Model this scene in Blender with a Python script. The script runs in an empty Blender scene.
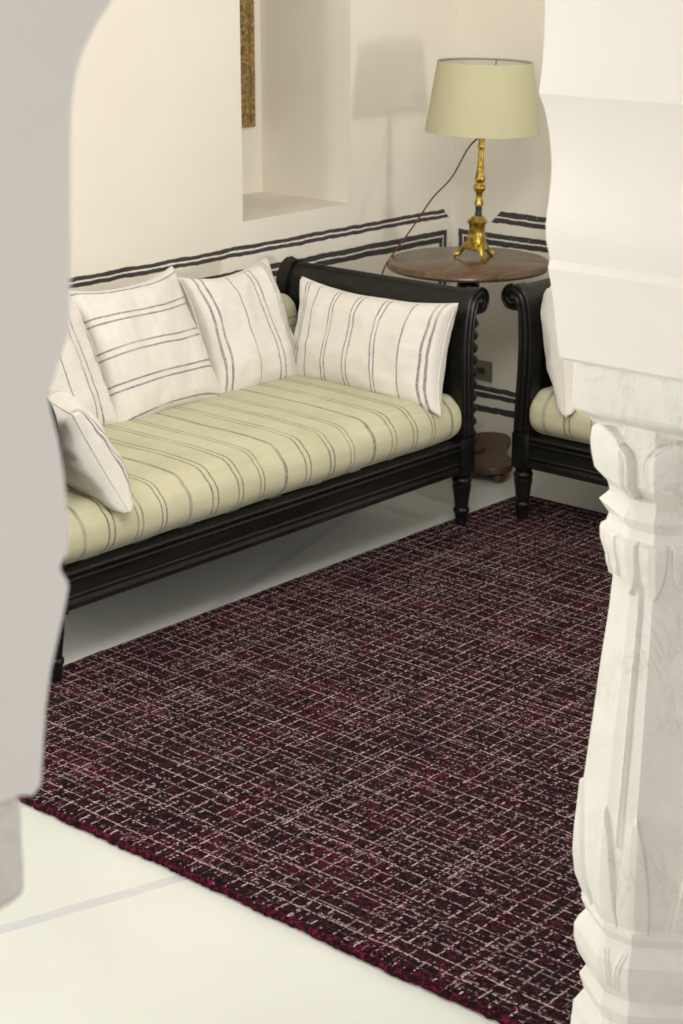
import bpy, bmesh, math, random
from mathutils import Vector, Matrix, noise

random.seed(7)
PI = math.pi
S = bpy.context.scene
COL = S.collection

# ------------------------------------------------------------------ camera
# world axes: X runs along the long back wall, Y towards it; Z up
H = 2.10
cam_d = bpy.data.cameras.new('camera')
cam = bpy.data.objects.new('camera', cam_d)
COL.objects.link(cam)
cam.location = (0, 0, H)
cam.rotation_euler = (math.radians(90 - 17.854), 0, -math.radians(48.6))
cam_d.sensor_fit = 'VERTICAL'
cam_d.sensor_height = 36
cam_d.lens = 1900 / 1024 * 36
cam_d.clip_start = 0.05
cam_d.dof.use_dof = True
cam_d.dof.focus_distance = 4.6
cam_d.dof.aperture_fstop = 8.0
S.camera = cam

# ------------------------------------------------------------------ world, lights, exposure
world = bpy.data.worlds.new('daylight')
S.world = world
world.use_nodes = True
wb = world.node_tree.nodes['Background']
wb.inputs[0].default_value = (1.0, 0.96, 0.91, 1)
wb.inputs[1].default_value = 0.30


def area(name, loc, target, sx, sy, power, color=(1, 1, 1), spread=180):
    l = bpy.data.lights.new(name, 'AREA')
    l.shape = 'RECTANGLE'
    l.size = sx
    l.size_y = sy
    l.energy = power
    l.color = color
    l.spread = math.radians(spread)
    o = bpy.data.objects.new(name, l)
    COL.objects.link(o)
    o.location = loc
    d = Vector(target) - Vector(loc)
    o.rotation_euler = d.to_track_quat('-Z', 'Y').to_euler()
    return o


# daylight of the doorway at the left end of the room
area('doorway_daylight', (0.25, 3.85, 1.7), (2.55, 1.65, 1.05), 0.9, 1.9, 70, (1.0, 0.98, 0.95))
# daylight of the courtyard opening to the right of the camera
area('courtyard_daylight', (5.0, -0.9, 1.13), (5.6, 4.6, 1.3), 0.34, 0.5, 52, (1.0, 0.96, 0.89))
# added soft fill from above for the walls and sofas; no window there
area('high_fill_light', (2.9, 1.8, 2.95), (4.9, 4.85, 1.3), 2.8, 0.8, 92, (1.0, 0.965, 0.90))
# added fill light brightening the pier face on the camera's side of the arcade
area('pier_fill_light', (-1.9, -1.9, 2.3), (0.9, 1.1, 1.5), 1.8, 1.6, 68, (1.0, 0.935, 0.89))

S.view_settings.view_transform = 'Standard'
S.view_settings.look = 'None'
S.view_settings.exposure = 0.0
S.view_settings.gamma = 1.0
S.view_settings.use_curve_mapping = False


# ------------------------------------------------------------------ node helpers
class NT:
    def __init__(self, name):
        self.m = bpy.data.materials.new(name)
        self.m.use_nodes = True
        self.t = self.m.node_tree
        self.b = self.t.nodes['Principled BSDF']
        tc = self.t.nodes.new('ShaderNodeTexCoord')
        self.obj = tc.outputs['Object']
        self.uv = tc.outputs['UV']
        self._xyz = None

    def new(self, t):
        return self.t.nodes.new(t)

    def link(self, a, b):
        self.t.links.new(a, b)

    def put(self, sock, v):
        if isinstance(v, (int, float)):
            sock.default_value = v
        elif isinstance(v, tuple):
            sock.default_value = v if len(v) == 4 or sock.type == 'VECTOR' else (*v, 1)
        else:
            self.link(v, sock)

    def M(self, op, a, b=0.0, c=0.0):
        n = self.new('ShaderNodeMath')
        n.operation = op
        self.put(n.inputs[0], a)
        self.put(n.inputs[1], b)
        self.put(n.inputs[2], c)
        return n.outputs[0]

    def xyz(self, v=None):
        n = self.new('ShaderNodeSeparateXYZ')
        self.link(v or self.obj, n.inputs[0])
        return n.outputs

    def comb(self, x, y, z):
        n = self.new('ShaderNodeCombineXYZ')
        for i, v in enumerate((x, y, z)):
            self.put(n.inputs[i], v)
        return n.outputs[0]

    def noise(self, scale, detail=3, rough=0.5, vec=None, stretch=None, dist=0.0):
        v = vec or self.obj
        if stretch:
            mp = self.new('ShaderNodeMapping')
            mp.inputs['Scale'].default_value = stretch
            self.link(v, mp.inputs[0])
            v = mp.outputs[0]
        n = self.new('ShaderNodeTexNoise')
        n.inputs['Scale'].default_value = scale
        n.inputs['Detail'].default_value = detail
        n.inputs['Roughness'].default_value = rough
        n.inputs['Distortion'].default_value = dist
        self.link(v, n.inputs['Vector'])
        return n.outputs[0]

    def white(self, vec):
        n = self.new('ShaderNodeTexWhiteNoise')
        n.noise_dimensions = '3D'
        self.link(vec, n.inputs['Vector'])
        return n.outputs[0]

    def ramp(self, v, a, b):
        n = self.new('ShaderNodeMapRange')
        n.interpolation_type = 'SMOOTHSTEP'
        self.put(n.inputs[0], v)
        n.inputs[1].default_value = a
        n.inputs[2].default_value = b
        return n.outputs[0]

    def mix(self, f, a, b, mode='MIX'):
        n = self.new('ShaderNodeMix')
        n.data_type = 'RGBA'
        n.blend_type = mode
        self.put(n.inputs[0], f)
        self.put(n.inputs[6], a)
        self.put(n.inputs[7], b)
        return n.outputs[2]

    def band(self, v, lo, hi):
        return self.M('MULTIPLY', self.M('GREATER_THAN', v, lo), self.M('LESS_THAN', v, hi))

    def color(self, c):
        self.put(self.b.inputs['Base Color'], c)

    def rough(self, r):
        self.put(self.b.inputs['Roughness'], r)

    def bump(self, h, strength=0.3, dist=0.01):
        n = self.new('ShaderNodeBump')
        n.inputs['Strength'].default_value = strength
        n.inputs['Distance'].default_value = dist
        self.link(h, n.inputs['Height'])
        self.link(n.outputs[0], self.b.inputs['Normal'])


def m_plaster(name, c1, c2, rough=0.75, scale=1.5):
    k = NT(name)
    k.color(k.mix(k.ramp(k.noise(scale, 5, 0.6), 0.3, 0.7), c1, c2))
    k.rough(rough)
    k.bump(k.noise(6, 4, 0.6), 0.12, 0.01)
    return k.m


def m_wall_painted(name, axis, edge, mitre):
    """cream plaster with hand painted black double lines: a dado line and a panel frame"""
    k = NT(name)
    x, y, z = k.xyz()
    u = x if axis == 'x' else y
    n1 = k.M('SUBTRACT', k.noise(22, 3, 0.6), 0.5)
    n2 = k.M('SUBTRACT', k.noise(5, 2, 0.5), 0.5)
    zz = k.M('ADD', z, k.M('ADD', k.M('MULTIPLY', n1, 0.012), k.M('MULTIPLY', n2, 0.014)))
    uu = k.M('ADD', u, k.M('MULTIPLY', n1, 0.012))

    def line(lo, hi, mid):
        return k.M('MULTIPLY', k.band(zz, lo, hi), k.M('SUBTRACT', 1.0, k.band(zz, mid - 0.0032, mid + 0.0032)))
    if axis == 'x':
        up = k.M('MULTIPLY', line(0.857, 0.893, 0.875), k.M('LESS_THAN', k.M('ADD', uu, zz), 6.17 + 0.86))
    else:
        up = k.M('MULTIPLY', line(0.850, 0.900, 0.873), k.M('LESS_THAN', k.M('ADD', uu, zz), mitre))
    cz, hz = (0.807 + 0.112) / 2, (0.807 - 0.112) / 2
    du = k.M('SUBTRACT', uu, edge)                       # inside the panel: negative
    dz = k.M('SUBTRACT', k.M('ABSOLUTE', k.M('SUBTRACT', zz, cz)), hz)
    d = k.M('MAXIMUM', du, dz)
    fr = k.M('MULTIPLY', k.band(d, -0.050, 0.0), k.M('SUBTRACT', 1.0, k.band(d, -0.028, -0.0215)))
    low = k.band(zz, 0.050, 0.078)
    mask = k.M('MAXIMUM', k.M('MAXIMUM', up, fr), low)
    wear = k.ramp(k.noise(9, 6, 0.7), 0.66, 0.72)
    fine = k.ramp(k.noise(60, 3, 0.6), 0.62, 0.75)
    mask = k.M('MULTIPLY', mask, k.M('SUBTRACT', 1.0, k.M('MAXIMUM', wear, k.M('MULTIPLY', fine, 0.5))))
    base = k.mix(k.ramp(k.noise(1.3, 5, 0.6), 0.3, 0.7), (0.81, 0.772, 0.68), (0.85, 0.812, 0.73))
    stain = k.M('MULTIPLY', k.ramp(k.noise(2.2, 6, 0.65), 0.55, 0.8), k.band(z, 0.2, 0.86))
    base = k.mix(k.M('MULTIPLY', stain, 0.25), base, (0.62, 0.62, 0.58))
    k.color(k.mix(mask, base, (0.050, 0.044, 0.048)))
    k.rough(0.8)
    k.bump(k.noise(7, 4, 0.6), 0.1, 0.01)
    return k.m


def m_marble():
    k = NT('white_marble')
    n = k.noise(7, 6, 0.7, dist=1.0)
    base = k.mix(k.ramp(n, 0.35, 0.7), (0.80, 0.785, 0.74), (0.86, 0.85, 0.82))
    v = k.noise(5, 8, 0.75, stretch=(1, 1, 0.6), dist=2.2)
    vein = k.M('MULTIPLY', k.ramp(k.M('ABSOLUTE', k.M('SUBTRACT', v, 0.5)), 0.02, 0.0), k.ramp(k.noise(4, 2), 0.45, 0.65))
    base = k.mix(k.M('MULTIPLY', vein, 0.55), base, (0.50, 0.48, 0.44))
    st = k.ramp(k.noise(11, 6, 0.7), 0.66, 0.78)
    base = k.mix(k.M('MULTIPLY', st, 0.5), base, (0.60, 0.52, 0.40))
    k.color(base)
    k.rough(0.45)
    k.bump(k.noise(40, 4, 0.7), 0.12, 0.004)
    return k.m


def m_floor():
    k = NT('polished_cream_floor')
    x, y, z = k.xyz()
    base = k.mix(k.ramp(k.noise(1.1, 4, 0.6), 0.3, 0.7), (0.645, 0.66, 0.62), (0.70, 0.715, 0.685))
    w = k.M('MULTIPLY', k.M('SUBTRACT', k.noise(9, 3), 0.5), 0.01)
    # pale grey inlay lines set in the floor
    def seg(ax, ay, bx, by, half):
        dx, dy = bx - ax, by - ay
        L = math.hypot(dx, dy)
        nx, ny = -dy / L, dx / L
        c = nx * ax + ny * ay
        d = k.M('ABSOLUTE', k.M('SUBTRACT', k.M('ADD', k.M('ADD', k.M('MULTIPLY', x, nx), k.M('MULTIPLY', y, ny)), w), c))
        return k.M('LESS_THAN', d, half)
    g = k.M('MAXIMUM', seg(2.216, 2.929, 2.637, 2.802, 0.017), seg(3.965, 3.98, 4.479, 4.141, 0.02))
    g = k.M('MULTIPLY', g, k.ramp(k.noise(14, 4, 0.7), 0.25, 0.5))
    base = k.mix(k.M('MULTIPLY', g, 0.8), base, (0.53, 0.53, 0.565))
    k.color(base)
    k.rough(k.M('ADD', 0.24, k.M('MULTIPLY', k.noise(3, 4), 0.16)))
    k.bump(k.noise(2.5, 3), 0.04, 0.01)
    return k.m


def m_cloth_striped(name, c1, c2, line_c, axis, lines, period=None, half=0.003, wav=0.006, weave=420, c3=None, use_uv=False, front_only=False):
    """woven cotton; thin thread lines across one local axis at the given places"""
    k = NT(name)
    x, y, z = k.xyz()
    u = (x, y, z)[axis]
    if use_uv:
        u = k.xyz(k.uv)[axis]
    u = k.M('ADD', u, k.M('MULTIPLY', k.M('SUBTRACT', k.noise(6, 2), 0.5), wav))
    if period:
        u = k.M('SUBTRACT', u, k.M('MULTIPLY', k.M('FLOOR', k.M('DIVIDE', u, period)), period))
    acc = None
    for ln in lines:
        c, hf = ln if isinstance(ln, tuple) else (ln, half)
        s = k.M('COMPARE', u, c, hf)
        acc = s if acc is None else k.M('MAXIMUM', acc, s)
    if front_only:
        acc = k.M('MULTIPLY', acc, k.M('GREATER_THAN', z, 0.0))
    thread = k.ramp(k.noise(230, 2, 0.6), 0.30, 0.58)
    fade = k.ramp(k.noise(9, 3), 0.25, 0.55)
    acc = k.M('MULTIPLY', acc, k.M('MULTIPLY_ADD', k.M('MULTIPLY', thread, fade), 0.6, 0.28))
    base = k.mix(k.ramp(k.noise(4, 4, 0.6), 0.3, 0.7), c1, c2)
    slub = k.ramp(k.noise(60, 3, 0.6, stretch=(1, 0.15, 0.15) if axis == 1 else (0.15, 1, 1)), 0.4, 0.75)
    base = k.mix(k.M('MULTIPLY', slub, 0.22), base, c3 or tuple(v * 0.8 for v in c1))
    k.color(k.mix(acc, base, line_c))
    k.rough(0.95)
    k.b.inputs['Sheen Weight'].default_value = 0.15
    k.bump(k.M('ADD', k.noise(weave, 2), k.M('MULTIPLY', k.noise(14, 3), 1.2)), 0.25, 0.004)
    return k.m


def m_rug():
    k = NT('maroon_tweed_rug')
    x, y, z = k.xyz()
    n = k.M('SUBTRACT', k.noise(7, 3), 0.5)
    f = k.M('SUBTRACT', k.noise(120, 2), 0.5)
    xs = k.M('ADD', x, k.M('MULTIPLY_ADD', n, 0.012, k.M('MULTIPLY', f, 0.004)))
    ys = k.M('ADD', y, k.M('MULTIPLY_ADD', n, 0.012, k.M('MULTIPLY', f, 0.004)))
    cell = 0.0056
    ix = k.M('FLOOR', k.M('DIVIDE', xs, cell))
    iy = k.M('FLOOR', k.M('DIVIDE', ys, cell))
    tuft = k.white(k.comb(ix, iy, 3.0))
    tuft2 = k.white(k.comb(ix, iy, 9.0))
    tuft3 = k.white(k.comb(ix, iy, 17.0))

    def yarns(u, period, half, seed):
        """one pale yarn at a random place in every period; returns mask and the yarn's own random value"""
        i = k.M('FLOOR', k.M('DIVIDE', u, period))
        r = k.white(k.comb(i, seed, 0.5))
        v = k.white(k.comb(i, seed, 7.5))
        c = k.M('MULTIPLY', k.M('ADD', i, k.M('MULTIPLY_ADD', r, 0.7, 0.15)), period)
        d = k.M('ABSOLUTE', k.M('SUBTRACT', u, c))
        return k.M('LESS_THAN', d, half), v
    # long pale yarns lie along Y, shorter broken ones along X
    a1, v1 = yarns(xs, 0.043, 0.0024, 1.5)
    a2, v2 = yarns(xs, 0.031, 0.0024, 2.5)
    b1, w1 = yarns(ys, 0.040, 0.0025, 3.5)
    b2, w2 = yarns(ys, 0.027, 0.0024, 4.5)
    stretch_y = k.noise(7, 3, 0.6, stretch=(3.0, 0.5, 1))
    stretch_x = k.noise(7, 3, 0.6, stretch=(0.5, 3.0, 1))
    on = lambda v, thr: k.ramp(v, thr, thr + 0.22)
    dash = k.M('GREATER_THAN', tuft, 0.28)
    dash2 = k.M('GREATER_THAN', tuft, 0.46)
    A1 = k.M('MULTIPLY', k.M('MULTIPLY', a1, dash), k.M('MULTIPLY_ADD', v1, 0.6, 0.4))
    A2 = k.M('MULTIPLY', k.M('MULTIPLY', a2, dash2), on(stretch_y, 0.42))
    B1 = k.M('MULTIPLY', k.M('MULTIPLY', b1, dash2), on(stretch_x, 0.30))
    B2 = k.M('MULTIPLY', k.M('MULTIPLY', b2, dash2), on(stretch_x, 0.46))
    light = k.M('MAXIMUM', k.M('MAXIMUM', A1, k.M('MULTIPLY', A2, 0.62)), k.M('MAXIMUM', B1, k.M('MULTIPLY', B2, 0.62)))
    cloud = k.ramp(k.noise(4.5, 4, 0.65), 0.42, 0.66)
    speck = k.M('MULTIPLY', k.M('GREATER_THAN', tuft3, k.M('SUBTRACT', 0.985, k.M('MULTIPLY', cloud, 0.065))), 0.6)
    light = k.M('MAXIMUM', light, speck)
    dark = k.mix(tuft2, (0.0045, 0.0035, 0.0045), (0.022, 0.0085, 0.011))
    redc = k.ramp(k.noise(4, 4, 0.65), 0.42, 0.66)
    red = k.M('MULTIPLY', k.M('GREATER_THAN', tuft2, k.M('SUBTRACT', 0.90, k.M('MULTIPLY', redc, 0.36))), 0.65)
    dark = k.mix(red, dark, (0.092, 0.009, 0.024))
    pale = k.mix(tuft2, (0.27, 0.17, 0.18), (0.60, 0.475, 0.45))
    k.color(k.mix(k.M('MULTIPLY', light, 0.78), dark, pale))
    k.rough(1.0)
    k.b.inputs['Specular IOR Level'].default_value = 0.08
    k.bump(k.M('ADD', tuft, k.noise(160, 2)), 0.5, 0.005)
    return k.m


def m_rug_edge():
    k = NT('crimson_rug_edging')
    n = k.noise(90, 3, 0.7)
    c = k.mix(k.ramp(n, 0.46, 0.62), (0.012, 0.005, 0.008), (0.135, 0.009, 0.034))
    c = k.mix(k.M('MULTIPLY', k.ramp(k.noise(40, 3), 0.68, 0.75), 0.5), c, (0.45, 0.25, 0.28))
    k.color(c)
    k.rough(1.0)
    k.b.inputs['Specular IOR Level'].default_value = 0.08
    k.bump(k.noise(200, 3), 0.6, 0.006)
    return k.m


def m_ebony():
    k = NT('black_lacquered_wood')
    n = k.noise(30, 5, 0.65, stretch=(0.15, 1, 1))
    c = k.mix(k.ramp(n, 0.35, 0.7), (0.0045, 0.004, 0.004), (0.011, 0.010, 0.009))
    wear = k.ramp(k.noise(16, 6, 0.75), 0.72, 0.78)
    c = k.mix(k.M('MULTIPLY', wear, 0.55), c, (0.12, 0.09, 0.07))
    k.color(c)
    k.rough(k.M('ADD', 0.26, k.M('MULTIPLY', n, 0.16)))
    k.b.inputs['Specular IOR Level'].default_value = 0.32
    k.bump(n, 0.08, 0.003)
    return k.m


def m_wood(name, a, b, rough=0.35, st=(1, 6, 1)):
    k = NT(name)
    n = k.noise(9, 6, 0.65, stretch=st, dist=0.8)
    c = k.mix(k.ramp(n, 0.3, 0.7), a, b)
    k.color(c)
    k.rough(rough)
    k.bump(n, 0.08, 0.003)
    return k.m


def m_gilt():
    k = NT('worn_gilt')
    n = k.noise(38, 5, 0.7)
    c = k.mix(k.ramp(n, 0.40, 0.62), (0.27, 0.165, 0.025), (0.68, 0.52, 0.115))
    c = k.mix(k.ramp(k.noise(24, 5, 0.7), 0.60, 0.72), c, (0.09, 0.045, 0.015))
    k.color(c)
    k.b.inputs['Metallic'].default_value = 0.85
    k.rough(0.34)
    k.bump(n, 0.2, 0.003)
    return k.m


def m_carved():
    k = NT('carved_gilt_wood')
    n = k.noise(70, 4, 0.7)
    k.color(k.mix(k.ramp(n, 0.35, 0.65), (0.14, 0.08, 0.03), (0.50, 0.34, 0.13)))
    k.b.inputs['Metallic'].default_value = 0.3
    k.rough(0.55)
    k.bump(n, 0.8, 0.01)
    return k.m


def m_plain(name, c, rough=0.6, metal=0.0):
    k = NT(name)
    k.color(k.mix(k.noise(20, 3), tuple(v * 0.9 for v in c), tuple(min(1, v * 1.08) for v in c)))
    k.rough(rough)
    k.b.inputs['Metallic'].default_value = metal
    return k.m


def m_shade():
    k = NT('olive_linen_shade')
    n = k.noise(300, 2, 0.5)
    k.color(k.mix(n, (0.535, 0.512, 0.335), (0.60, 0.575, 0.385)))
    k.rough(0.9)
    k.bump(n, 0.12, 0.002)
    return k.m


WHITE_C, WHITE_D, THREAD = (0.725, 0.70, 0.645), (0.775, 0.75, 0.70), (0.12, 0.10, 0.145)
GREEN_C, GREEN_D, GTHREAD = (0.525, 0.505, 0.335), (0.60, 0.58, 0.405), (0.13, 0.12, 0.105)
MAT = dict(
    wall_b=m_wall_painted('painted_back_wall', 'x', 6.16, 0),
    wall_r=m_wall_painted('painted_right_wall', 'y', 4.82, 5.505),
    niche=m_plaster('niche_plaster', (0.80, 0.77, 0.68), (0.84, 0.81, 0.73)),
    arch=m_plaster('lime_white_plaster', (0.88, 0.86, 0.82), (0.91, 0.895, 0.86), 0.6, 3),
    ceil=m_plaster('ceiling_plaster', (0.82, 0.80, 0.75), (0.86, 0.84, 0.80)),
    floor=m_floor(), marble=m_marble(), rug=m_rug(), rugedge=m_rug_edge(), ebony=m_ebony(),
    gilt=m_gilt(), carved=m_carved(), shade=m_shade(),
    tabletop=m_wood('walnut_table_top', (0.085, 0.049, 0.026), (0.165, 0.098, 0.05), 0.22),
    tableleg=m_wood('dark_turned_wood', (0.012, 0.008, 0.006), (0.03, 0.018, 0.012), 0.35),
    tablebase=m_wood('brown_base_wood', (0.060, 0.029, 0.014), (0.11, 0.055, 0.024), 0.4),
    cord=m_plain('brown_flex', (0.13, 0.045, 0.025), 0.5),
    black=m_plain('blackened_metal', (0.02, 0.022, 0.025), 0.5),
    shade_in=m_plain('white_shade_lining', (0.80, 0.78, 0.70), 0.8),
    socket=m_plain('grey_switch_plate', (0.20, 0.19, 0.16), 0.5),
    switch=m_plain('black_switch', (0.03, 0.03, 0.03), 0.4),
    print=m_plain('dark_paper_print', (0.16, 0.13, 0.09), 0.7),
    mattress=m_cloth_striped('green_striped_ticking', GREEN_C, GREEN_D, GTHREAD, 0,
                             [(0.004, .0035), (0.089, .0035), (0.111, .0035), (0.199, .0035), (0.219, .0035), (0.297, .003), (0.315, .003), (0.410, .0025)], 0.413),
    seam=m_plain('cream_seam_cotton', (0.74, 0.71, 0.65), 0.9),
    bolster=m_cloth_striped('green_bolster_cloth', GREEN_C, GREEN_D, GTHREAD, 2, [(0.02, .003), (0.05, .0025), (-0.06, .003)]),
)


# ------------------------------------------------------------------ mesh helpers
class MB:
    def __init__(self):
        self.v, self.f = [], []

    def add(self, vs, fs):
        o = len(self.v)
        self.v += [Vector(p) for p in vs]
        self.f += [tuple(i + o for i in q) for q in fs]
        return self

    def loft(self, rings, closed=True, caps=True, loop=False):
        n = len(rings[0])
        vs = [p for r in rings for p in r]
        fs = []
        R = len(rings)
        for i in range(R if loop else R - 1):
            a, b = i * n, ((i + 1) % R) * n
            for j in range(n if closed else n - 1):
                k = (j + 1) % n
                fs.append((a + j, a + k, b + k, b + j))
        if caps and closed and not loop:
            fs.append(tuple(range(n))[::-1])
            fs.append(tuple((R - 1) * n + j for j in range(n)))
        return self.add(vs, fs)

    def box(self, lo, hi, bev=0.004, seg=2, M=None):
        bm = bmesh.new()
        bmesh.ops.create_cube(bm, size=1)
        c = [(a + b) / 2 for a, b in zip(lo, hi)]
        s = [b - a for a, b in zip(lo, hi)]
        for v in bm.verts:
            v.co = Vector((v.co.x * s[0] + c[0], v.co.y * s[1] + c[1], v.co.z * s[2] + c[2]))
        if bev:
            bmesh.ops.bevel(bm, geom=bm.edges[:], offset=min(bev, min(s) * 0.45), segments=seg, profile=0.5, affect='EDGES')
        return self.bm(bm, M)

    def bm(self, bm, M=None):
        bm.verts.ensure_lookup_table()
        bm.verts.index_update()
        vs = [(M @ v.co if M else v.co.copy()) for v in bm.verts]
        fs = [[v.index for v in f.verts] for f in bm.faces]
        bm.free()
        return self.add(vs, fs)

    def prism(self, pts, lo, hi, axis):
        """extrude a closed outline (a, b) along one axis"""
        def P(a, b, c):
            return {'x': (c, a, b), 'y': (a, c, b), 'z': (a, b, c)}[axis]
        return self.loft([[P(a, b, lo) for a, b in pts], [P(a, b, hi) for a, b in pts]])

    def lathe(self, prof, seg=32, c=(0, 0, 0), caps=True):
        return self.loft([[(c[0] + r * math.cos(2 * PI * j / seg), c[1] + r * math.sin(2 * PI * j / seg), c[2] + z) for j in range(seg)] for r, z in prof], caps=caps)

    def tube(self, path, r, seg=10, closed=False):
        P = [Vector(p) for p in path]
        n = len(P)
        rr = r if isinstance(r, (list, tuple)) else [r] * n
        rings = []
        up = None
        for i in range(n):
            if closed:
                t = P[(i + 1) % n] - P[i - 1]
            else:
                t = P[min(i + 1, n - 1)] - P[max(i - 1, 0)]
            t.normalize()
            if up is None:
                up = t.orthogonal().normalized()
            up = (up - t * up.dot(t)).normalized()
            s = t.cross(up)
            rings.append([P[i] + (up * math.cos(2 * PI * j / seg) + s * math.sin(2 * PI * j / seg)) * rr[i] for j in range(seg)])
        return self.loft(rings, loop=closed, caps=not closed)

    def xf(self, M):
        self.v = [M @ p for p in self.v]
        return self

    def build(self, name, mat, parent=None, angle=40, fix=True):
        me = bpy.data.meshes.new(name)
        me.from_pydata([tuple(p) for p in self.v], [], self.f)
        me.materials.append(mat)
        if fix:
            bm = bmesh.new()
            bm.from_mesh(me)
            bmesh.ops.recalc_face_normals(bm, faces=bm.faces[:])
            bm.to_mesh(me)
            bm.free()
        for p in me.polygons:
            p.use_smooth = True
        me.set_sharp_from_angle(angle=math.radians(angle))
        o = bpy.data.objects.new(name, me)
        COL.objects.link(o)
        if parent:
            o.parent = parent
        return o


def empty(name, loc, rz=0):
    o = bpy.data.objects.new(name, None)
    COL.objects.link(o)
    o.empty_display_size = 0.1
    o.location = loc
    o.rotation_euler = (0, 0, rz)
    return o


def tag(o, label=None, cat=None, group=None, kind=None):
    if label:
        o['label'] = label
    if cat:
        o['category'] = cat
    if group:
        o['group'] = group
    if kind:
        o['kind'] = kind
    return o


def copy_tree(o, parent=None):
    c = o.copy()
    COL.objects.link(c)
    if parent:
        c.parent = parent
    for ch in list(o.children):
        copy_tree(ch, c)
    return c


def smooth_path(pts, n=8):
    """Catmull-Rom through points (tuples of any length)"""
    P = [Vector(p) for p in pts]
    P = [P[0] * 2 - P[1]] + P + [P[-1] * 2 - P[-2]]
    out = []
    for i in range(1, len(P) - 2):
        a, b, c, d = P[i - 1:i + 3]
        for j in range(n):
            t = j / n
            out.append(0.5 * ((2 * b) + (c - a) * t + (2 * a - 5 * b + 4 * c - d) * t * t + (3 * b - a - 3 * c + d) * t ** 3))
    out.append(P[-2])
    return out


def fbm(p, s=1.0, seed=0.0):
    return noise.noise(Vector(p) * s + Vector((seed, seed * 1.7, -seed)))


# ------------------------------------------------------------------ the room
YW, XR, ZC = 4.85, 6.20, 3.30
Y0, Y1 = 1.093, 1.650
tag(MB().box((-3.0, -2.5, -0.12), (XR + 0.3, YW + 0.6, 0.0), 0).build('floor', MAT['floor']), 'polished cream white floor with pale grey inlay lines', 'floor', kind='structure')
tag(MB().box((-2.2, 1.093, ZC), (XR + 0.3, YW + 0.6, ZC + 0.15), 0).build('ceiling', MAT['ceil']), 'white plaster ceiling of the room', 'ceiling', kind='structure')

# back wall with a deep niche: one skin with thickness
NX0, NX1, NZ0, NZ1, ND = 4.958, 5.551, 0.982, 2.45, 0.47
mb = MB()
th = 0.58
mb.box((-2.2, YW, 0), (NX0, YW + th, ZC), 0)
mb.box((NX1, YW, 0), (XR + 0.3, YW + th, ZC), 0)
mb.box((NX0, YW, 0), (NX1, YW + th, NZ0), 0)
mb.box((NX0, YW, NZ1), (NX1, YW + th, ZC), 0)
mb.box((NX0, YW + ND, NZ0), (NX1, YW + th, NZ1), 0)
tag(mb.build('wall_back', MAT['wall_b']), 'cream plaster wall behind the sofa with a niche and painted black lines', 'wall', kind='structure')
tag(MB().box((-0.1, Y1, 0), (0.2, YW, ZC), 0).build('wall_left_blocker', MAT['ceil']), 'unseen white wall added to block sky light from the left', 'wall', kind='structure')  # out of view, added to keep sky light from entering at the left
tag(MB().box((XR, -0.2, 0), (XR + 0.3, YW, ZC), 0).build('wall_right', MAT['wall_r']), 'cream plaster wall behind the round table with painted black lines', 'wall', kind='structure')

# arcade: multifoil arch on marble columns, outline in (X, Z) extruded through the wall thickness
prof_l = [(0.854, 1.425), (0.868, 1.420), (0.876, 1.427), (0.880, 1.455), (0.885, 1.490), (0.892, 1.520), (0.901, 1.545), (0.910, 1.570), (0.914, 1.584), (0.913, 1.590),
          (0.907, 1.600), (0.907, 1.604), (0.915, 1.613), (0.9165, 1.630), (0.9165, 1.650), (0.915, 1.675), (0.911, 1.705), (0.906, 1.725), (0.903, 1.740),
          (0.910, 1.757), (0.919, 1.772), (0.926, 1.788), (0.9285, 1.81), (0.931, 1.84), (0.934, 1.90), (0.9355, 1.925), (0.938, 1.952), (0.943, 1.974), (0.951, 1.993), (0.966, 2.013), (0.983, 2.030)]
prof_r = [(2.414, 1.425), (2.392, 1.420), (2.382, 1.426), (2.373, 1.463), (2.361, 1.515), (2.352, 1.548), (2.344, 1.570), (2.346, 1.578), (2.349, 1.582), (2.346, 1.590),
          (2.337, 1.612), (2.334, 1.637), (2.338, 1.660), (2.343, 1.690), (2.345, 1.718), (2.342, 1.745), (2.335, 1.775), (2.324, 1.805), (2.312, 1.824), (2.306, 1.832),
          (2.309, 1.848), (2.313, 1.875), (2.3155, 1.91), (2.3155, 1.945), (2.314, 1.965), (2.306, 1.99), (2.290, 2.013), (2.272, 2.030)]


def foils(xa, xb, z0, apex, n):
    """cusped foils climbing from (xa, z0) to the apex and down to (xb, z0)"""
    cx = (xa + xb) / 2
    base = []
    cusps = []
    for i in range(n + 1):
        t = i / n
        a = PI * (1 - t)
        cusps.append((cx + (xb - xa) / 2 * math.cos(a), z0 + (apex - z0) * math.sin(a) ** 0.9 if 0 < i < n else z0))
    out = []
    for i in range(n):
        (x0, zz0), (x1, zz1) = cusps[i], cusps[i + 1]
        dx, dz = x1 - x0, zz1 - zz0
        L = math.hypot(dx, dz)
        nx, nz = -dz / L, dx / L
        for j in range(1, 9):
            s = j / 9
            bul = 0.32 * L * math.sin(PI * s)
            out.append((x0 + dx * s + nx * bul, zz0 + dz * s + nz * bul))
        if i < n - 1:
            out.append((x1, zz1))
    return out


def bay(pl, pr, n=7, apex=2.46):
    return list(pl) + foils(pl[-1][0], pr[-1][0], 2.03, apex, n) + list(pr)[::-1]


bayM = bay(prof_l, prof_r)
sh = 0.854 + 2.414 - 2 * 0.854 + 0.24     # pitch of the arcade
bays = []
for kx in (-1, 0, 1):
    bays.append([(x + kx * sh, z) for x, z in bayM])
outline = [(bays[0][0][0] - 0.24, 1.425)]
for b in bays:
    outline += b
outline += [(bays[2][-1][0] + 0.24, 1.425), (bays[2][-1][0] + 0.24, ZC), (bays[0][0][0] - 0.24, ZC)]
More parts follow.
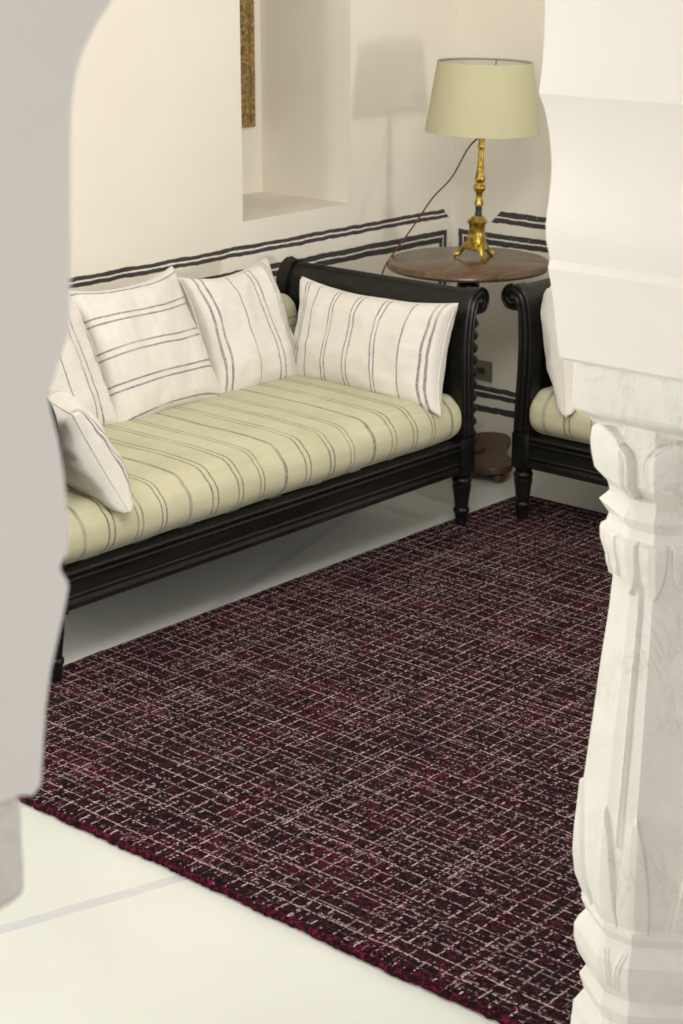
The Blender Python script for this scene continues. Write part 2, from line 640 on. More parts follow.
# dense triangulated faces from the outline
bm = bmesh.new()
fv = [bm.verts.new((x, Y0, z)) for x, z in outline]
f = bm.faces.new(fv)
ret = bmesh.ops.extrude_face_region(bm, geom=[f])
for v in ret['geom']:
    if isinstance(v, bmesh.types.BMVert):
        v.co.y = Y1
bmesh.ops.triangulate(bm, faces=[q for q in bm.faces if len(q.verts) > 4])
tag(MB().bm(bm).build('wall_front', MAT['arch'], angle=30), 'white plastered wall of cusped arches framing the view', 'wall', kind='structure')

# ------------------------------------------------------------------ marble columns
CB, CDX, CDY, CAX = .0325, .07, .098, .102
AY = CB + CDY
PV = [(-CAX, 0.0), (-CAX, -CB), (-CAX + CDX, -AY), (CAX - CDX, -AY), (CAX, -CB), (CAX, CB), (CAX - CDX, AY), (-CAX + CDX, AY), (-CAX, CB)]
KZ = [(1.318, 0.995), (1.2975, 0.995), (1.2741, 0.99), (1.249, 0.982), (1.2333, 0.968), (1.2225, 0.96), (1.1971, 0.765), (1.1863, 0.748), (1.1693, 0.877), (1.1479, 0.741), (1.1241, 0.80), (1.1053, 0.79),
      (1.0795, 0.715), (1.065, 0.700), (1.0544, 0.665), (1.0424, 0.655), (0.9924, 0.68), (0.9253, 0.731), (0.7751, 0.836), (0.6895, 0.900), (0.6739, 0.915), (0.5798, 0.962), (0.5277, 0.972), (0.4848, 0.930),
      (0.4502, 0.810), (0.4357, 0.885), (0.4166, 0.812), (0.400, 0.90), (0.383, 0.965), (0.3553, 0.962), (0.3278, 0.894), (0.3064, 0.775), (0.2854, 0.868), (0.257, 0.795), (0.2276, 0.935), (0.1789, 0.96), (0.13, 0.93), (0.105, 0.80)]


def kval(z):
    for (za, ka), (zb, kb) in zip(KZ, KZ[1:]):
        if zb <= z <= za:
            return ka + (kb - ka) * (za - z) / (za - zb)
    return KZ[0][1] if z > KZ[0][0] else KZ[-1][1]


def perimeter():
    """points round the plan with the arc length from the middle of the face and the outward direction"""
    pts = []
    P = PV + [PV[0]]
    s = 0
    for i in range(len(PV)):
        a, b = Vector(P[i]), Vector(P[i + 1])
        L = (b - a).length
        n = max(4, int(L / 0.0022))
        d = (b - a).normalized()
        out = Vector((d.y, -d.x))
        if out.dot((a + b) / 2) < 0:
            out = -out
        for j in range(n):
            pts.append((a + (b - a) * j / n, s + L * j / n, out))
        s += L
    return pts, s


PER, PLEN = perimeter()
SV = [0.0325, 0.1529]                       # arc positions of the two edges of a diagonal face
SMID = 0.0927


def sstep(a, b, x):
    t = max(0, min(1, (x - a) / (b - a)))
    return t * t * (3 - 2 * t)


def inside(d, soft=0.003):
    return sstep(-soft, soft, d)


def relief(s, z):
    """raised leaves, petals and rolls carved on the faces; s is folded so that the pattern is symmetric"""
    h = PLEN / 2
    s = abs((s + h) % PLEN - h)
    if s > h / 2:
        s = h - s
    r = 0.0
    if 1.199 < z < 1.325:                   # rounded petals of the capital
        t = (1.306 - z) / 0.107
        if t > 0:
            w = 0.079 * math.sqrt(1 - (1 - min(t, 0.42) / 0.42) ** 2) * (1 - 0.20 * max(0, t - 0.42) ** 1.5)
            d = w - abs(s - SMID)
            r += 0.010 * inside(d, 0.0025) + 0.007 * math.sqrt(max(0, min(1, d / 0.05))) - 0.006 * sstep(0.35, 1, t)
            r -= 0.0035 * math.exp(-((d + 0.003) / 0.0022) ** 2)
            r -= 0.0020 * math.exp(-((d - 0.009) / 0.0018) ** 2)
        r -= 0.010
    if 1.02 < z < 1.135:                    # leaves hanging under the ring
        for c, hw, tip in ((SV[0], 0.029, 1.035), (0.098, 0.028, 1.052), (SV[1], 0.028, 1.045)):
            t = (1.13 - z) / (1.13 - tip)
            if 0 <= t < 1:
                w = hw * (1 - t ** 3) ** 0.7
                d = w - abs(s - c)
                r = max(r, 0.0085 * inside(d, 0.0025) - 0.0015 * math.exp(-(abs(s - c) / 0.002) ** 2))
    if 0.442 < z < 0.665:                   # pointed leaves rising from the base
        for c, hw, tip in ((SV[0], 0.0315, 0.662), (SV[1], 0.046, 0.668)):
            t = (z - 0.445) / (tip - 0.445)
            if 0 <= t < 1:
                w = hw * (1 - t ** 2.2)
                d = w - abs(s - c)
                r = max(r, 0.0085 * inside(d, 0.002) - 0.0014 * math.exp(-(abs(s - c) / 0.0016) ** 2))
    if 0.60 < z < 1.06:                     # double bead down the middle of the face
        f = sstep(0.58, 0.60, z)
        r += 0.0035 * f * (math.exp(-((s - 0.0045) / 0.0022) ** 2)) - 0.0015 * math.exp(-(s / 0.002) ** 2)
    if 0.325 < z < 0.41:                    # small curved double bead on the bulb
        q = 0.004 + 0.010 * ((z - 0.345) / 0.05) ** 2
        r += 0.003 * (math.exp(-((s - q) / 0.002) ** 2) + math.exp(-((s - q - 0.007) / 0.002) ** 2)) * sstep(0.325, 0.333, z) * sstep(0.41, 0.402, z)
    return r


def column_part(z_hi, z_lo, dz, name, parent):
    zs = []
    z = z_hi
    marks = sorted([k[0] for k in KZ if z_lo < k[0] < z_hi], reverse=True)
    while z > z_lo + 1e-6:
        zs.append(z)
        nz = z - dz
        for mk in marks:
            if nz < mk < z - 1e-4:
                nz = mk
                break
        z = max(nz, z_lo)
    zs.append(z_lo)
    rings = []
    for z in zs:
        k = kval(z)
        ring = []
        for p, s, out in PER:
            r = relief(s, z)
            q = p * k + out * r
            wob = 0.0012 * fbm((p.x * 9, p.y * 9, z * 9), 1.0, 3.0)
            q = q + out * wob
            ring.append((q.x, q.y, z))
        rings.append(ring)
    return MB().loft(rings).build(name, MAT['marble'], parent, angle=28)


def make_column():
    root = empty('marble_column', (0, 0, 0))
    # abacus: square slab with a hollow under-edge
    sec = [(1.424, 0.112, 0.117), (1.420, 0.1135, 0.1185), (1.345, 0.1135, 0.1185), (1.338, 0.112, 0.117), (1.333, 0.108, 0.113), (1.327, 0.099, 0.107), (1.322, 0.092, 0.10), (1.314, 0.088, 0.096)]
    rings = []
    for z, hx, hy in sec:
        ch = 0.004
        rings.append([(-hx, -hy + ch, z), (-hx + ch, -hy, z), (hx - ch, -hy, z), (hx, -hy + ch, z), (hx, hy - ch, z), (hx - ch, hy, z), (-hx + ch, hy, z), (-hx, hy - ch, z)])
    MB().loft(rings).build('abacus', MAT['marble'], root, angle=35)
    column_part(1.320, 1.1479, 0.0022, 'capital', root)
    column_part(1.1479, 0.4502, 0.004, 'shaft', root)
    column_part(0.4502, 0.105, 0.004, 'base', root)
    MB().box((-0.14, -0.145, 0), (0.14, 0.145, 0.106), 0.006).build('plinth', MAT['marble'], root)
    return root


col = make_column()
col.location = (2.530, 1.530, 0)
tag(col, 'white marble carved column with petal capital and tapering shaft, right foreground', 'column', 'marble columns of the arcade')
for (x, y, lab) in ((0.742, 1.210, 'white marble column whose abacus corner carries the near left pier of the arch'),):
    c = copy_tree(col)
    c.location = (x, y, 0)
    tag(c, lab, 'column', 'marble columns of the arcade')

# ------------------------------------------------------------------ rug
RX0, RX1, RY0, RY1, RT = 2.640, 5.490, 1.715, 3.955, 0.012
mb = MB()
nx, ny = 150, 120
grid = []
for j in range(ny + 1):
    row = []
    for i in range(nx + 1):
        x = RX0 + (RX1 - RX0) * i / nx
        y = RY0 + (RY1 - RY0) * j / ny
        ex = min(i, nx - i) == 0
        ey = min(j, ny - j) == 0
        if ex:
            x += 0.008 * fbm((y, 0, 0), 7, 1) + 0.004 * fbm((y, 0, 0), 45, 5)
        if ey:
            y += 0.008 * fbm((x, 0, 0), 7, 2) + 0.005 * fbm((x, 0, 0), 45, 6)
        z = RT + 0.0012 * fbm((x, y, 0), 3.0, 4)
        row.append((x, y, 0.0015 if (ex or ey) else z))
    grid.append(row)
mb.loft(grid, closed=False)
rug = tag(mb.build('area_rug', MAT['rug'], angle=60), 'dark maroon and black tweed rug with pale broken lines covering the floor', 'rug')
pp, rr = [], []
N = 620
for i in range(N + 1):
    y = RY0 + 0.004 + (RY1 - RY0 - 0.008) * i / N
    pp.append((RX0 + 0.008 * fbm((y, 0, 0), 7, 1) + 0.004 * fbm((y, 0, 0), 40, 8), y, 0.0098 + 0.001 * fbm((y, 3, 0), 60, 2)))
    rr.append(0.0090 + 0.0030 * fbm((y, 0, 0), 75, 11))
ed = MB().tube(pp, rr, 8).build('edging', MAT['rugedge'], rug, angle=80)
ed['label'] = 'crimson and black tufted edging'


# ------------------------------------------------------------------ sofas
def rounded_box(lo, hi, r, n, fn=None):
    """closed grid of a soft box with rounded edges; fn displaces points"""
    nx, ny, nz = n
    vid = {}
    vs, fs = [], []
    c = Vector([(a + b) / 2 for a, b in zip(lo, hi)])
    hf = Vector([(b - a) / 2 for a, b in zip(lo, hi)])

    def get(i, j, k):
        key = (i, j, k)
        if key not in vid:
            u = Vector((2 * i / nx - 1, 2 * j / ny - 1, 2 * k / nz - 1))
            p = Vector((u.x * hf.x, u.y * hf.y, u.z * hf.z))
            inner = Vector([max(-(h - q), min(h - q, v)) for h, q, v in zip(hf, r, p)])
            d = p - inner
            dn = Vector((d.x / r[0], d.y / r[1], d.z / r[2]))
            L = dn.length
            if L > 1e-6:
                m = max(abs(dn.x), abs(dn.y), abs(dn.z))
                dn = dn / L * m
                p = inner + Vector((dn.x * r[0], dn.y * r[1], dn.z * r[2]))
            q = c + p
            if fn:
                q = fn(q, u)
            vid[key] = len(vs)
            vs.append(q)
        return vid[key]
    for i in range(nx):
        for j in range(ny):
            fs.append((get(i, j, 0), get(i, j + 1, 0), get(i + 1, j + 1, 0), get(i + 1, j, 0)))
            fs.append((get(i, j, nz), get(i + 1, j, nz), get(i + 1, j + 1, nz), get(i, j + 1, nz)))
    for i in range(nx):
        for k in range(nz):
            fs.append((get(i, 0, k), get(i + 1, 0, k), get(i + 1, 0, k + 1), get(i, 0, k + 1)))
            fs.append((get(i, ny, k), get(i, ny, k + 1), get(i + 1, ny, k + 1), get(i + 1, ny, k)))
    for j in range(ny):
        for k in range(nz):
            fs.append((get(0, j, k), get(0, j, k + 1), get(0, j + 1, k + 1), get(0, j + 1, k)))
            fs.append((get(nx, j, k), get(nx, j + 1, k), get(nx, j + 1, k + 1), get(nx, j, k + 1)))
    return MB().add(vs, fs)


# local frame of a sofa: x along its length, front at y = FY, back at y = BY, floor z = 0
FY, BY = -0.455, 0.418
AX = 0.925                                   # middle of the arm stiles
ARM = [(0.0, 0.205), (0.0, 0.34), (-0.004, 0.45), (-0.009, 0.56), (-0.010, 0.66), (-0.004, 0.735), (0.006, 0.785), (0.024, 0.816), (0.048, 0.829)]
SC = (0.052, 0.802)                          # centre of the scroll


def arm_curve(t_extra=True):
    p = [(a, b) for a, b in ((v.x, v.y) for v in smooth_path([(a, b, 0) for a, b in ARM], 6))]
    return p


def offset_curve(p, d):
    out = []
    for i in range(len(p)):
        a = Vector(p[max(i - 1, 0)])
        b = Vector(p[min(i + 1, len(p) - 1)])
        t = (b - a).normalized()
        out.append((p[i][0] - t.y * d, p[i][1] + t.x * d))
    return out


def leg_prof(h):
    q = [(0.019, 0.0), (0.021, 0.004), (0.0225, 0.03), (0.024, 0.045), (0.0275, 0.05), (0.029, 0.058), (0.0275, 0.066), (0.023, 0.070),
         (0.025, 0.085), (0.030, 0.13), (0.033, 0.150), (0.0335, 0.158), (0.027, 0.163), (0.033, 0.168), (0.035, 0.176), (0.033, 0.184), (0.026, 0.188), (0.032, 0.196), (0.034, 0.206)]
    return [(r, z * h / 0.206) for r, z in q]


def make_sofa():
    root = empty('sofa', (0, 0, 0))
    E = MAT['ebony']
    # moulded front rail: profile (y, z) swept along x
    pr = [(0.030, 0.205), (-0.004, 0.205), (-0.010, 0.210), (-0.010, 0.222), (-0.004, 0.226), (-0.001, 0.232), (-0.001, 0.238), (-0.008, 0.241), (-0.011, 0.246), (-0.008, 0.251), (0.0, 0.254),
          (0.0, 0.286), (-0.007, 0.289), (-0.010, 0.294), (-0.007, 0.299), (-0.002, 0.302), (-0.004, 0.306), (-0.012, 0.309), (-0.014, 0.315), (-0.010, 0.321), (0.0, 0.324), (0.030, 0.324)]
    MB().prism([(FY + 0.012 + a, b) for a, b in pr], -AX + 0.028, AX - 0.028, 'x').build('front_rail', E, root, angle=30)
    bk = MB().box((-AX, BY - 0.035, 0.20), (AX, BY, 0.325), 0.005)
    bk.build('back_rail', E, root)
    sl = MB()
    for i in range(9):
        x = -0.78 + i * 0.195
        sl.box((x - 0.05, FY + 0.04, 0.275), (x + 0.05, BY - 0.034, 0.295), 0.003)
    sl.build('seat_slats', E, root)
    cur = arm_curve()
    for sg in (-1, 1):
        # arm panel: curved board with a roll along its top
        a = offset_curve(cur, 0.014)
        b = offset_curve(cur, -0.014)
        outl = a + b[::-1]
        mb = MB()
        mb.prism([(sg * (AX + o), z) for o, z in outl], FY + 0.03, BY - 0.02, 'y')
        ring = [(sg * (AX + SC[0] + 0.037 * math.cos(2 * PI * j / 28)), SC[1] + 0.037 * math.sin(2 * PI * j / 28)) for j in range(28)]
        mb.prism(ring, FY + 0.02, BY - 0.01, 'y')
        arm = mb.build('arm', E, root, angle=35)
        for face, nm in ((FY, 'front_stile'), (BY, 'rear_stile')):
            s = 1 if face == FY else -1
            y0, y1 = face - s * 0.002, face + s * 0.045
            mb = MB()
            # tapering S-shaped post
            W = [0.033 - 0.010 * min(1, max(0, (z - 0.70) / 0.15)) for o, z in cur]
            aa = [offset_curve(cur, w)[i] for i, w in enumerate(W)]
            bb = [offset_curve(cur, -w)[i] for i, w in enumerate(W)]
            mb.prism([(sg * (AX + o), z) for o, z in aa + bb[::-1]], min(y0, y1), max(y0, y1), 'y')
            # reeds running up the face
            for off, rad in ((-0.020, 0.0075), (0.0, 0.010), (0.020, 0.0075)):
                cc = offset_curve(cur, off)
                mb.tube([(sg * (AX + o), y0, z) for o, z in cc if z > 0.335], rad, 10)
            mb.box((sg * AX - 0.036, min(y0 - s * 0.006, y1), 0.203), (sg * AX + 0.036, max(y0 - s * 0.006, y1), 0.330), 0.004)
            st = mb.build(nm, E, arm, angle=35)
            # scroll end: disc with a volute
            mb = MB()
            sx, sz = sg * (AX + SC[0]), SC[1]
            ring = []
            for (rad, dep) in ((0.044, 0.045), (0.045, 0.02), (0.045, 0.003), (0.042, -0.003), (0.034, -0.004)):
                ring.append([(sx + rad * math.cos(2 * PI * j / 32), face + s * dep, sz + rad * math.sin(2 * PI * j / 32)) for j in range(32)])
            mb.loft(ring)
            vol = []
            for i in range(70):
                q = i / 69
                r = 0.039 * (1 - q) + 0.008
                an = PI * 0.5 - sg * 0 - (q * 2.1 * 2 * PI)
                vol.append((sx + sg * r * math.cos(an), face - s * 0.005, sz + r * math.sin(an)))
            mb.tube(vol, 0.0042, 8)
            bm = bmesh.new()
            bmesh.ops.create_uvsphere(bm, u_segments=14, v_segments=8, radius=0.011)
            mb.bm(bm, Matrix.Translation((sx, face - s * 0.004, sz)))
            mb.build('scroll', E, arm, angle=50)
    for sx in (-1, 1):
        for y, base in ((FY + 0.022, 0.0135), (BY - 0.03, 0.0)):
            MB().lathe([(r, z + base) for r, z in leg_prof(0.206 - base)], 28, (sx * (AX - 0.002 if y > 0 else AX + 0.002), y, 0)).build('leg', E, root, angle=50)

    def puff(q, u):
        top = max(0, u.z)
        e = (1 - abs(u.x) ** 6) * (1 - abs(u.y) ** 4)
        q = q.copy()
        q.z += 0.016 * top * e + 0.007 * top * fbm((q.x, q.y, 0), 3.2, 12)
        q.y += (0.010 * fbm((q.x, 0, q.z), 3.5, 14) - 0.008 * (1 - u.z * u.z)) * (1 if u.y < -0.9 else 0)
        return q
    rounded_box((-AX + 0.018, FY - 0.004, 0.3245), (AX - 0.018, BY - 0.004, 0.487), (0.034, 0.070, 0.074), (90, 44, 14), puff).build('seat_cushion', MAT['mattress'], root, angle=80)
    return root


sofa = make_sofa()
sofa.location = (4.105, 4.310, 0)
tag(sofa, 'long black scroll-arm sofa with green striped seat standing along the back wall', 'sofa', 'black scroll-arm sofas')
sofa_r = copy_tree(sofa)
sofa_r.location = (5.665, 2.832, 0)
sofa_r.rotation_euler = (0, 0, -PI / 2)
tag(sofa_r, 'black scroll-arm sofa partly hidden behind the marble column, by the right wall', 'sofa', 'black scroll-arm sofas')


# ------------------------------------------------------------------ pillows
def pillow(name, w, h, t, c, ex, ey, mat, label, group, seed=1.0, pin=0.06, pw=0.29, ears=-0.020, roll=0.0, taper=0.0, sag=0.0):
    ex = Vector(ex).normalized()
    ey = Vector(ey)
    ey = (ey - ex * ey.dot(ex)).normalized()
    ez = ex.cross(ey)
    if roll:
        ex, ey = ex * math.cos(roll) + ey * math.sin(roll), ey * math.cos(roll) - ex * math.sin(roll)
    n = 54

    def P(i, j, side):
        u = -math.cos(PI * i / n) * 0.55 + (2 * i / n - 1) * 0.45
        v = -math.cos(PI * j / n) * 0.55 + (2 * j / n - 1) * 0.45
        x = w / 2 * u * (1 - pin * (1 - v * v))
        y = h / 2 * v * (1 - pin * (1 - u * u))
        k = (abs(u) * abs(v)) ** 3.5
        x += math.copysign(ears * k, u)
        y += math.copysign(ears * k, v)
        b = max(0.0, (1 - u * u) * (1 - v * v)) ** pw
        z = side * t / 2 * b
        edge = max(abs(u), abs(v))
        wr = fbm((x * 1.0, y * 1.0, side), 9, seed) * 0.013 * min(1, b * 1.6)
        wr += fbm((x, y, side), 24, seed + 3) * 0.0045 * min(1, b * 2) * (0.4 + edge)
        z += side * wr
        # the lower half is fuller when it slumps
        z += side * sag * t * 0.3 * b * (-v)
        x *= 1 - taper * v
        x += 0.006 * fbm((x, y, 0), 5, seed + 5)
        y += 0.006 * fbm((x, y, 1), 5, seed + 6)
        return (x, y, z)
    front = [[P(i, j, 1) for i in range(n + 1)] for j in range(n + 1)]
    back = [[P(i, j, -1) for i in range(n + 1)] for j in range(n + 1)]
    mb = MB()
    N1 = n + 1
    vs = [p for r in front for p in r]
    fs = [(j * N1 + i, j * N1 + i + 1, (j + 1) * N1 + i + 1, (j + 1) * N1 + i) for j in range(n) for i in range(n)]
    bid = {}
    for j in range(N1):
        for i in range(N1):
            if i in (0, n) or j in (0, n):
                bid[(i, j)] = j * N1 + i
            else:
                bid[(i, j)] = len(vs)
                vs.append(back[j][i])
    fs += [(bid[(i, j)], bid[(i, j + 1)], bid[(i + 1, j + 1)], bid[(i + 1, j)]) for j in range(n) for i in range(n)]
    mb.add(vs, fs)
    o = mb.build(name, mat, None, angle=75)
    par = [(-math.cos(PI * i / n) * 0.55 + (2 * i / n - 1) * 0.45) for i in range(N1)]
    grid = [(par[i] * w / 2, par[j] * h / 2) for j in range(N1) for i in range(N1)]
    for j in range(1, n):
        for i in range(1, n):
            grid.append((par[i] * w / 2, par[j] * h / 2))
    uvl = o.data.uv_layers.new(name='cloth')
    for lp in o.data.loops:
        uvl.data[lp.index].uv = grid[lp.vertex_index]
    R = Matrix((ex, ey, ez)).transposed().to_4x4()
    o.matrix_world = Matrix.Translation(c) @ R
    seam = [front[0][i] for i in range(n)] + [front[j][n] for j in range(n)] + [front[n][n - i] for i in range(n)] + [front[n - j][0] for j in range(n)]
    MB().tube([p for k, p in enumerate(seam)], 0.0030, 6, closed=True).build('seam', MAT['seam'], o, angle=80)
    tag(o, label, 'pillow', group)
    return o


def cloth(name, axis, lines, half=0.003, front_only=False):
    return m_cloth_striped(name, WHITE_C, WHITE_D, THREAD, axis, lines, None, half, 0.008, use_uv=True, front_only=front_only)


GP = 'striped pillows on the long sofa'
up = Vector((0, 0.19, 0.42))
# pillow with level stripes
mA = cloth('cream_level_stripes', 1, [(-0.207, .003), (-0.115, .0032), (-0.094, .0032), (-0.002, .0032), (0.022, .0032), (0.112, .003), (0.133, .003), (0.215, .0025)])
pillow('throw_pillow', 0.465, 0.462, 0.20, (4.192, 4.562, 0.680), (1, 0.02, 0), up, mA, 'square off-white pillow with level double stripes, second from left against the back', GP, 1.0, pin=0.065, roll=0.02, taper=0.05)
mB = cloth('cream_upright_stripes', 0, [(-0.180, .0045), (-0.155, .0045), (-0.040, .0025), (0.062, .003), (0.086, .003), (0.150, .0025), (0.166, .0025)])
pillow('throw_pillow', 0.418, 0.425, 0.17, (4.648, 4.556, 0.668), (1, -0.02, 0), (0, 0.17, 0.42), mB, 'square off-white pillow with upright stripes, in the middle of the sofa back', GP, 2.0, pin=0.06, roll=0.03, taper=0.07)
mC = cloth('cream_lumbar_stripes', 0, [(-0.290, .0025), (-0.277, .0025), (-0.228, .003), (-0.138, .003), (-0.122, .003), (-0.033, .003), (-0.015, .003), (0.090, .003), (0.107, .003), (0.208, .003), (0.290, .0045), (0.312, .0045)])
pillow('lumbar_pillow', 0.672, 0.340, 0.19, (4.890, 4.185, 0.637), (0, -1, 0), (0.085, 0, 0.36), mC, 'long off-white pillow with upright stripes leaning on the right arm', GP, 3.0, pin=0.05)
mD = cloth('cream_large_stripes', 0, [(-0.10, .003), (0.06, .003), (0.145, .0032), (0.172, .0032)])
pillow('throw_pillow', 0.50, 0.44, 0.19, (3.722, 4.575, 0.675), (1, 0, 0), (0, 0.20, 0.40), mD, 'off-white pillow at the far left of the sofa back, half hidden by the pier', GP, 4.0)
mE = cloth('cream_small_stripes', 0, [(-0.196, .004), (-0.178, .004), (0.05, .003), (0.07, .003)], front_only=True)
pillow('throw_pillow', 0.42, 0.335, 0.17, (3.422, 4.030, 0.616), (0.37, 0.93, 0), (-0.16, 0, 0.29), mE, 'small off-white pillow propped on its edge at the left front end of the sofa', GP, 5.0, ears=0.004)
mF = cloth('cream_plain_weave', 0, [(0.12, .0025), (0.14, .0025)])
pillow('throw_pillow', 0.44, 0.405, 0.20, (5.385, 3.648, 0.655), (0.955, 0.30, 0), (-0.018, 0.055, 0.37), mF, 'plain off-white pillow seen edge-on on the sofa behind the marble column', 'pillows on the right sofa', 6.0)


# long green bolster lying behind the pillows
def bol(q, u):
    q = q.copy()
    q.z += 0.006 * fbm((q.x, q.y, q.z), 4, 20)
    return q


o = rounded_box((-0.885, -0.062, -0.122), (0.885, 0.062, 0.122), (0.03, 0.066, 0.07), (60, 10, 12), bol).build('bolster', MAT['bolster'], angle=80)
o.location = (4.105, 4.652, 0.616)
tag(o, 'green striped bolster lying behind the pillows along the sofa back', 'bolster')

# ------------------------------------------------------------------ round table
TX, TY, TH = 5.660, 4.350, 0.805
tab = empty('round_table', (TX, TY, 0))
tag(tab, 'round dark wooden pedestal table in the corner between the two sofas', 'table')
TR = 0.310
MB().lathe([(0.05, TH - 0.030), (TR - 0.016, TH - 0.030), (TR - 0.004, TH - 0.026), (TR, TH - 0.018), (TR - 0.002, TH - 0.011), (TR - 0.006, TH - 0.007), (TR - 0.007, TH - 0.003), (TR - 0.011, TH)], 96).build('tabletop', MAT['tabletop'], tab, angle=40)
MB().lathe([(0.030, TH - 0.075), (0.10, TH - 0.055), (0.14, TH - 0.0305)], 40).build('collar', MAT['tableleg'], tab)
prof = []
zz0, zz1, nb = 0.105, TH - 0.072, 13
for i in range(nb):
    a = zz0 + (zz1 - zz0) * i / nb
    hgt = (zz1 - zz0) / nb
    for j in range(8):
        q = j / 8
        prof.append((0.022 + 0.022 * math.sin(PI * q) ** 0.7, a + hgt * q))
prof.append((0.024, zz1))
MB().lathe(prof, 28).build('column', MAT['tableleg'], tab, angle=50)
# three-pointed platform with hollow sides
mb = MB()


def tri(scale, z):
    ring = []
    for j in range(96):
        an = 2 * PI * j / 96
        c3 = math.cos(3 * (an - math.radians(-112)))
        r = 0.165 + 0.125 * ((c3 + 1) / 2) ** 1.7
        ring.append((scale * r * math.cos(an), scale * r * math.sin(an), z))
    return ring


mb.loft([tri(0.97, 0.036), tri(1.0, 0.040), tri(1.0, 0.058), tri(0.985, 0.064)])
mb.build('base', MAT['tablebase'], tab, angle=40)
MB().lathe([(0.085, 0.064), (0.08, 0.075), (0.06, 0.085), (0.048, 0.095), (0.05, 0.106)], 32).build('pedestal_foot', MAT['tableleg'], tab)
for j in range(3):
    an = math.radians(-112 + 120 * j)
    MB().lathe([(0.018, 0.0), (0.027, 0.006), (0.029, 0.018), (0.026, 0.030), (0.020, 0.037)], 20, (0.25 * math.cos(an), 0.25 * math.sin(an), 0)).build('foot', MAT['tablebase'], tab)

# ------------------------------------------------------------------ table lamp
LX, LY = 5.715, 4.355
lamp = empty('table_lamp', (LX, LY, TH))
rv = Vector((0.547, -0.835, 0))              # direction in which the lamp leans a little
lamp.rotation_mode = 'QUATERNION'
lamp.rotation_quaternion = Matrix.Rotation(math.radians(1.3), 4, Vector((0, 0, 1)).cross(rv)).to_quaternion()
tag(lamp, 'gilt candlestick table lamp with an olive drum shade on the round table', 'lamp')
G = MAT['gilt']


def tri2(r, z, k):
    ring = []
    for j in range(48):
        an = 2 * PI * j / 48
        c3 = math.cos(3 * (an - math.radians(-125)))
        q = r * (1 + k * c3)
        ring.append((q * math.cos(an), q * math.sin(an), z))
    return ring


mb = MB()
mb.loft([tri2(0.046, 0.034, 0.16), tri2(0.048, 0.042, 0.16), tri2(0.040, 0.052, 0.18), tri2(0.033, 0.072, 0.18), tri2(0.029, 0.10, 0.17), tri2(0.029, 0.125, 0.15), tri2(0.033, 0.130, 0.13), tri2(0.037, 0.137, 0.12), tri2(0.037, 0.143, 0.12), tri2(0.030, 0.149, 0.08), tri2(0.022, 0.158, 0.0), tri2(0.014, 0.162, 0)])
mb.build('pedestal', G, lamp, angle=40)
for j in range(3):
    an = math.radians(-125 + 120 * j)
    d = Vector((math.cos(an), math.sin(an), 0))
    pts = [d * 0.030 + Vector((0, 0, 0.050)), d * 0.046 + Vector((0, 0, 0.045)), d * 0.058 + Vector((0, 0, 0.030)), d * 0.066 + Vector((0, 0, 0.016)), d * 0.078 + Vector((0, 0, 0.0105)), d * 0.088 + Vector((0, 0, 0.010))]
    p = smooth_path([tuple(q) for q in pts], 5)
    n = len(p)
    MB().tube(p, [0.016 - 0.007 * math.sin(PI * i / n) - 0.002 * i / n for i in range(n - 1)] + [0.005], 12).build('foot', G, lamp, angle=60)
MB().lathe([(0.0145, 0.160), (0.013, 0.170), (0.0115, 0.180), (0.0125, 0.192), (0.012, 0.198)], 24).build('neck', MAT['black'], lamp)
st = [(0.011, 0.196), (0.0165, 0.199), (0.0175, 0.205), (0.0165, 0.212), (0.0125, 0.222), (0.0115, 0.236), (0.014, 0.25), (0.0215, 0.258), (0.0245, 0.267), (0.022, 0.275), (0.015, 0.281), (0.0145, 0.285), (0.019, 0.292),
      (0.0205, 0.300), (0.018, 0.310), (0.0140, 0.325), (0.0125, 0.345), (0.0105, 0.405), (0.0105, 0.412), (0.0135, 0.416), (0.0140, 0.421), (0.0125, 0.428), (0.0110, 0.434), (0.0125, 0.445), (0.0110, 0.462), (0.0135, 0.472), (0.0130, 0.480)]
MB().lathe(st, 28).build('stem', G, lamp, angle=50)
MB().lathe([(0.0115, 0.479), (0.014, 0.485), (0.014, 0.525), (0.011, 0.530)], 20).build('bulb_holder', MAT['black'], lamp)
bm = bmesh.new()
bmesh.ops.create_uvsphere(bm, u_segments=20, v_segments=14, radius=0.028)
MB().bm(bm, Matrix.Translation((0, 0, 0.568)) @ Matrix.Scale(1.4, 4, (0, 0, 1))).build('bulb', MAT['shade_in'], lamp)
SB, ST = 0.474, 0.730
rb, rt = 0.2125, 0.176
sh_m = MB()
sh_m.lathe([(rb, SB), (rb + 0.0005, SB + 0.004), (rt + 0.0005, ST - 0.004), (rt, ST), (rt - 0.003, ST), (rb - 0.003, SB), (rb, SB)], 80, caps=False)
shade = sh_m.build('lamp_shade', MAT['shade'], lamp, angle=50)
lin = MB()
lin.lathe([(rb - 0.0042, SB + 0.002), (rt - 0.0042, ST - 0.003), (rt - 0.0050, ST - 0.003), (rb - 0.0050, SB + 0.002), (rb - 0.0042, SB + 0.002)], 80, caps=False)
lin.build('lining', MAT['shade_in'], shade)
spd = MB()
spd.tube([(rt * math.cos(2 * PI * j / 60) * 0.98, rt * math.sin(2 * PI * j / 60) * 0.98, ST - 0.006) for j in range(60)], 0.002, 6, closed=True)
for j in range(3):
    an = 2 * PI * j / 3 + 0.4
    spd.tube([(0.014 * math.cos(an), 0.014 * math.sin(an), 0.522), (0.05 * math.cos(an), 0.05 * math.sin(an), 0.54), (rt * 0.97 * math.cos(an), rt * 0.97 * math.sin(an), ST - 0.008)], 0.0016, 6)
spd.build('shade_carrier', MAT['black'], shade)
lm = lamp.rotation_quaternion.to_matrix().to_4x4()
inv = (Matrix.Translation(lamp.location) @ lm).inverted()
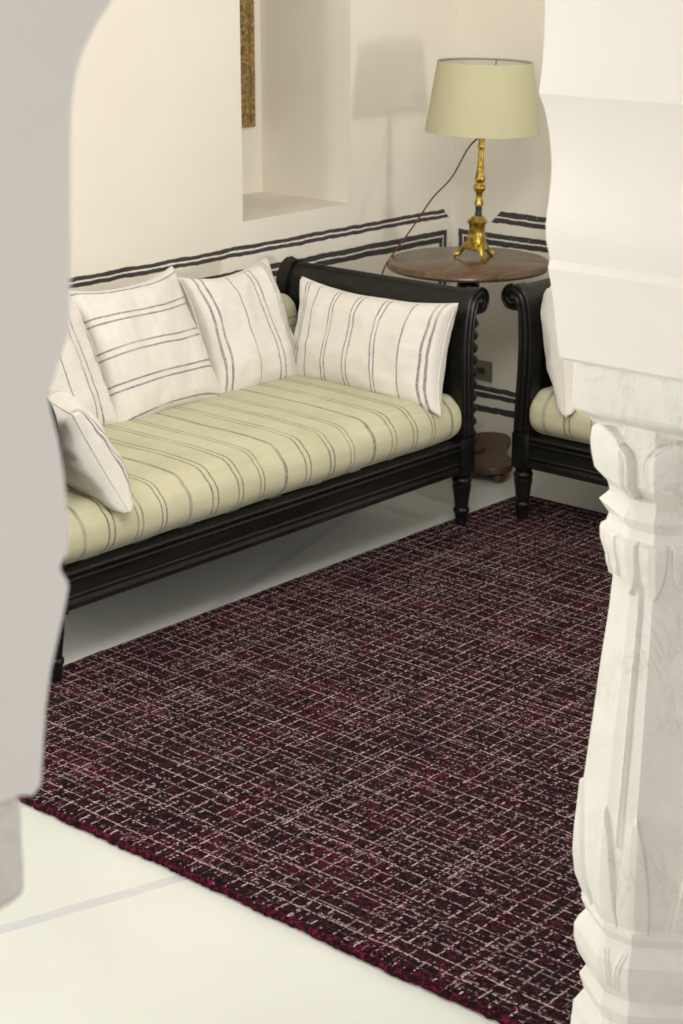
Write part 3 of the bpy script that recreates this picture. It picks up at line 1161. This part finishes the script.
cp = [(5.712, 4.352, 1.262), (5.705, 4.400, 1.212), (5.675, 4.450, 1.105), (5.632, 4.505, 1.028), (5.585, 4.560, 0.920), (5.545, 4.612, 0.827), (5.535, 4.665, 0.744), (5.535, 4.70, 0.60), (5.55, 4.75, 0.35), (5.56, 4.80, 0.20)]
MB().tube([inv @ Vector(q) for q in smooth_path(cp, 8)], 0.0034, 8).build('power_cord', MAT['cord'], lamp, angle=80)

# ------------------------------------------------------------------ small things on the walls
sw = empty('wall_socket', (XR, 4.682, 0.228))
tag(sw, 'grey electric socket plate low on the right wall behind the round table', 'socket')
MB().box((-0.010, -0.054, -0.043), (0.0, 0.054, 0.043), 0.004).build('plate', MAT['socket'], sw)
MB().box((-0.015, -0.020, -0.014), (-0.0095, 0.020, 0.012), 0.002).build('switch', MAT['switch'], sw)

PFX, PFZ = 5.498, 1.247
pf = empty('picture_frame', (PFX - 0.20, YW + ND, PFZ))
tag(pf, 'narrow carved gilt picture frame hanging on the back of the wall niche', 'picture frame')
W2, HH, fw = 0.20, 0.95, 0.085


def moul(p0, p1, inn0, inn1):
    """mitred moulding between outer corners p0, p1 and inner corners"""
    mb = MB()
    sec = [(0.0, 0.0), (0.0, 0.020), (0.12, 0.026), (0.25, 0.020), (0.45, 0.024), (0.62, 0.032), (0.8, 0.026), (0.9, 0.014), (1.0, 0.010), (1.0, 0.0)]
    rings = []
    for s in range(31):
        t = s / 30
        o = Vector(p0).lerp(Vector(p1), t)
        i = Vector(inn0).lerp(Vector(inn1), t)
        rings.append([tuple(o.lerp(i, a)[k] for k in (0,)) + (-d - 0.0015 * fbm((a * 3, t * 22, 0), 2, 7),) + (o.lerp(i, a)[1],) for a, d in sec])
    return mb.loft(rings)


oc = [(-W2, 0), (W2, 0), (W2, HH), (-W2, HH)]
ic = [(-W2 + fw, fw), (W2 - fw, fw), (W2 - fw, HH - fw), (-W2 + fw, HH - fw)]
for i in range(4):
    j = (i + 1) % 4
    moul((*oc[i], 0), (*oc[j], 0), (*ic[i], 0), (*ic[j], 0)).build('frame_side', MAT['carved'], pf, angle=35)
MB().box((-W2 + fw - 0.004, -0.006, fw - 0.004), (W2 - fw + 0.004, -0.001, HH - fw + 0.004), 0).build('print', MAT['print'], pf)
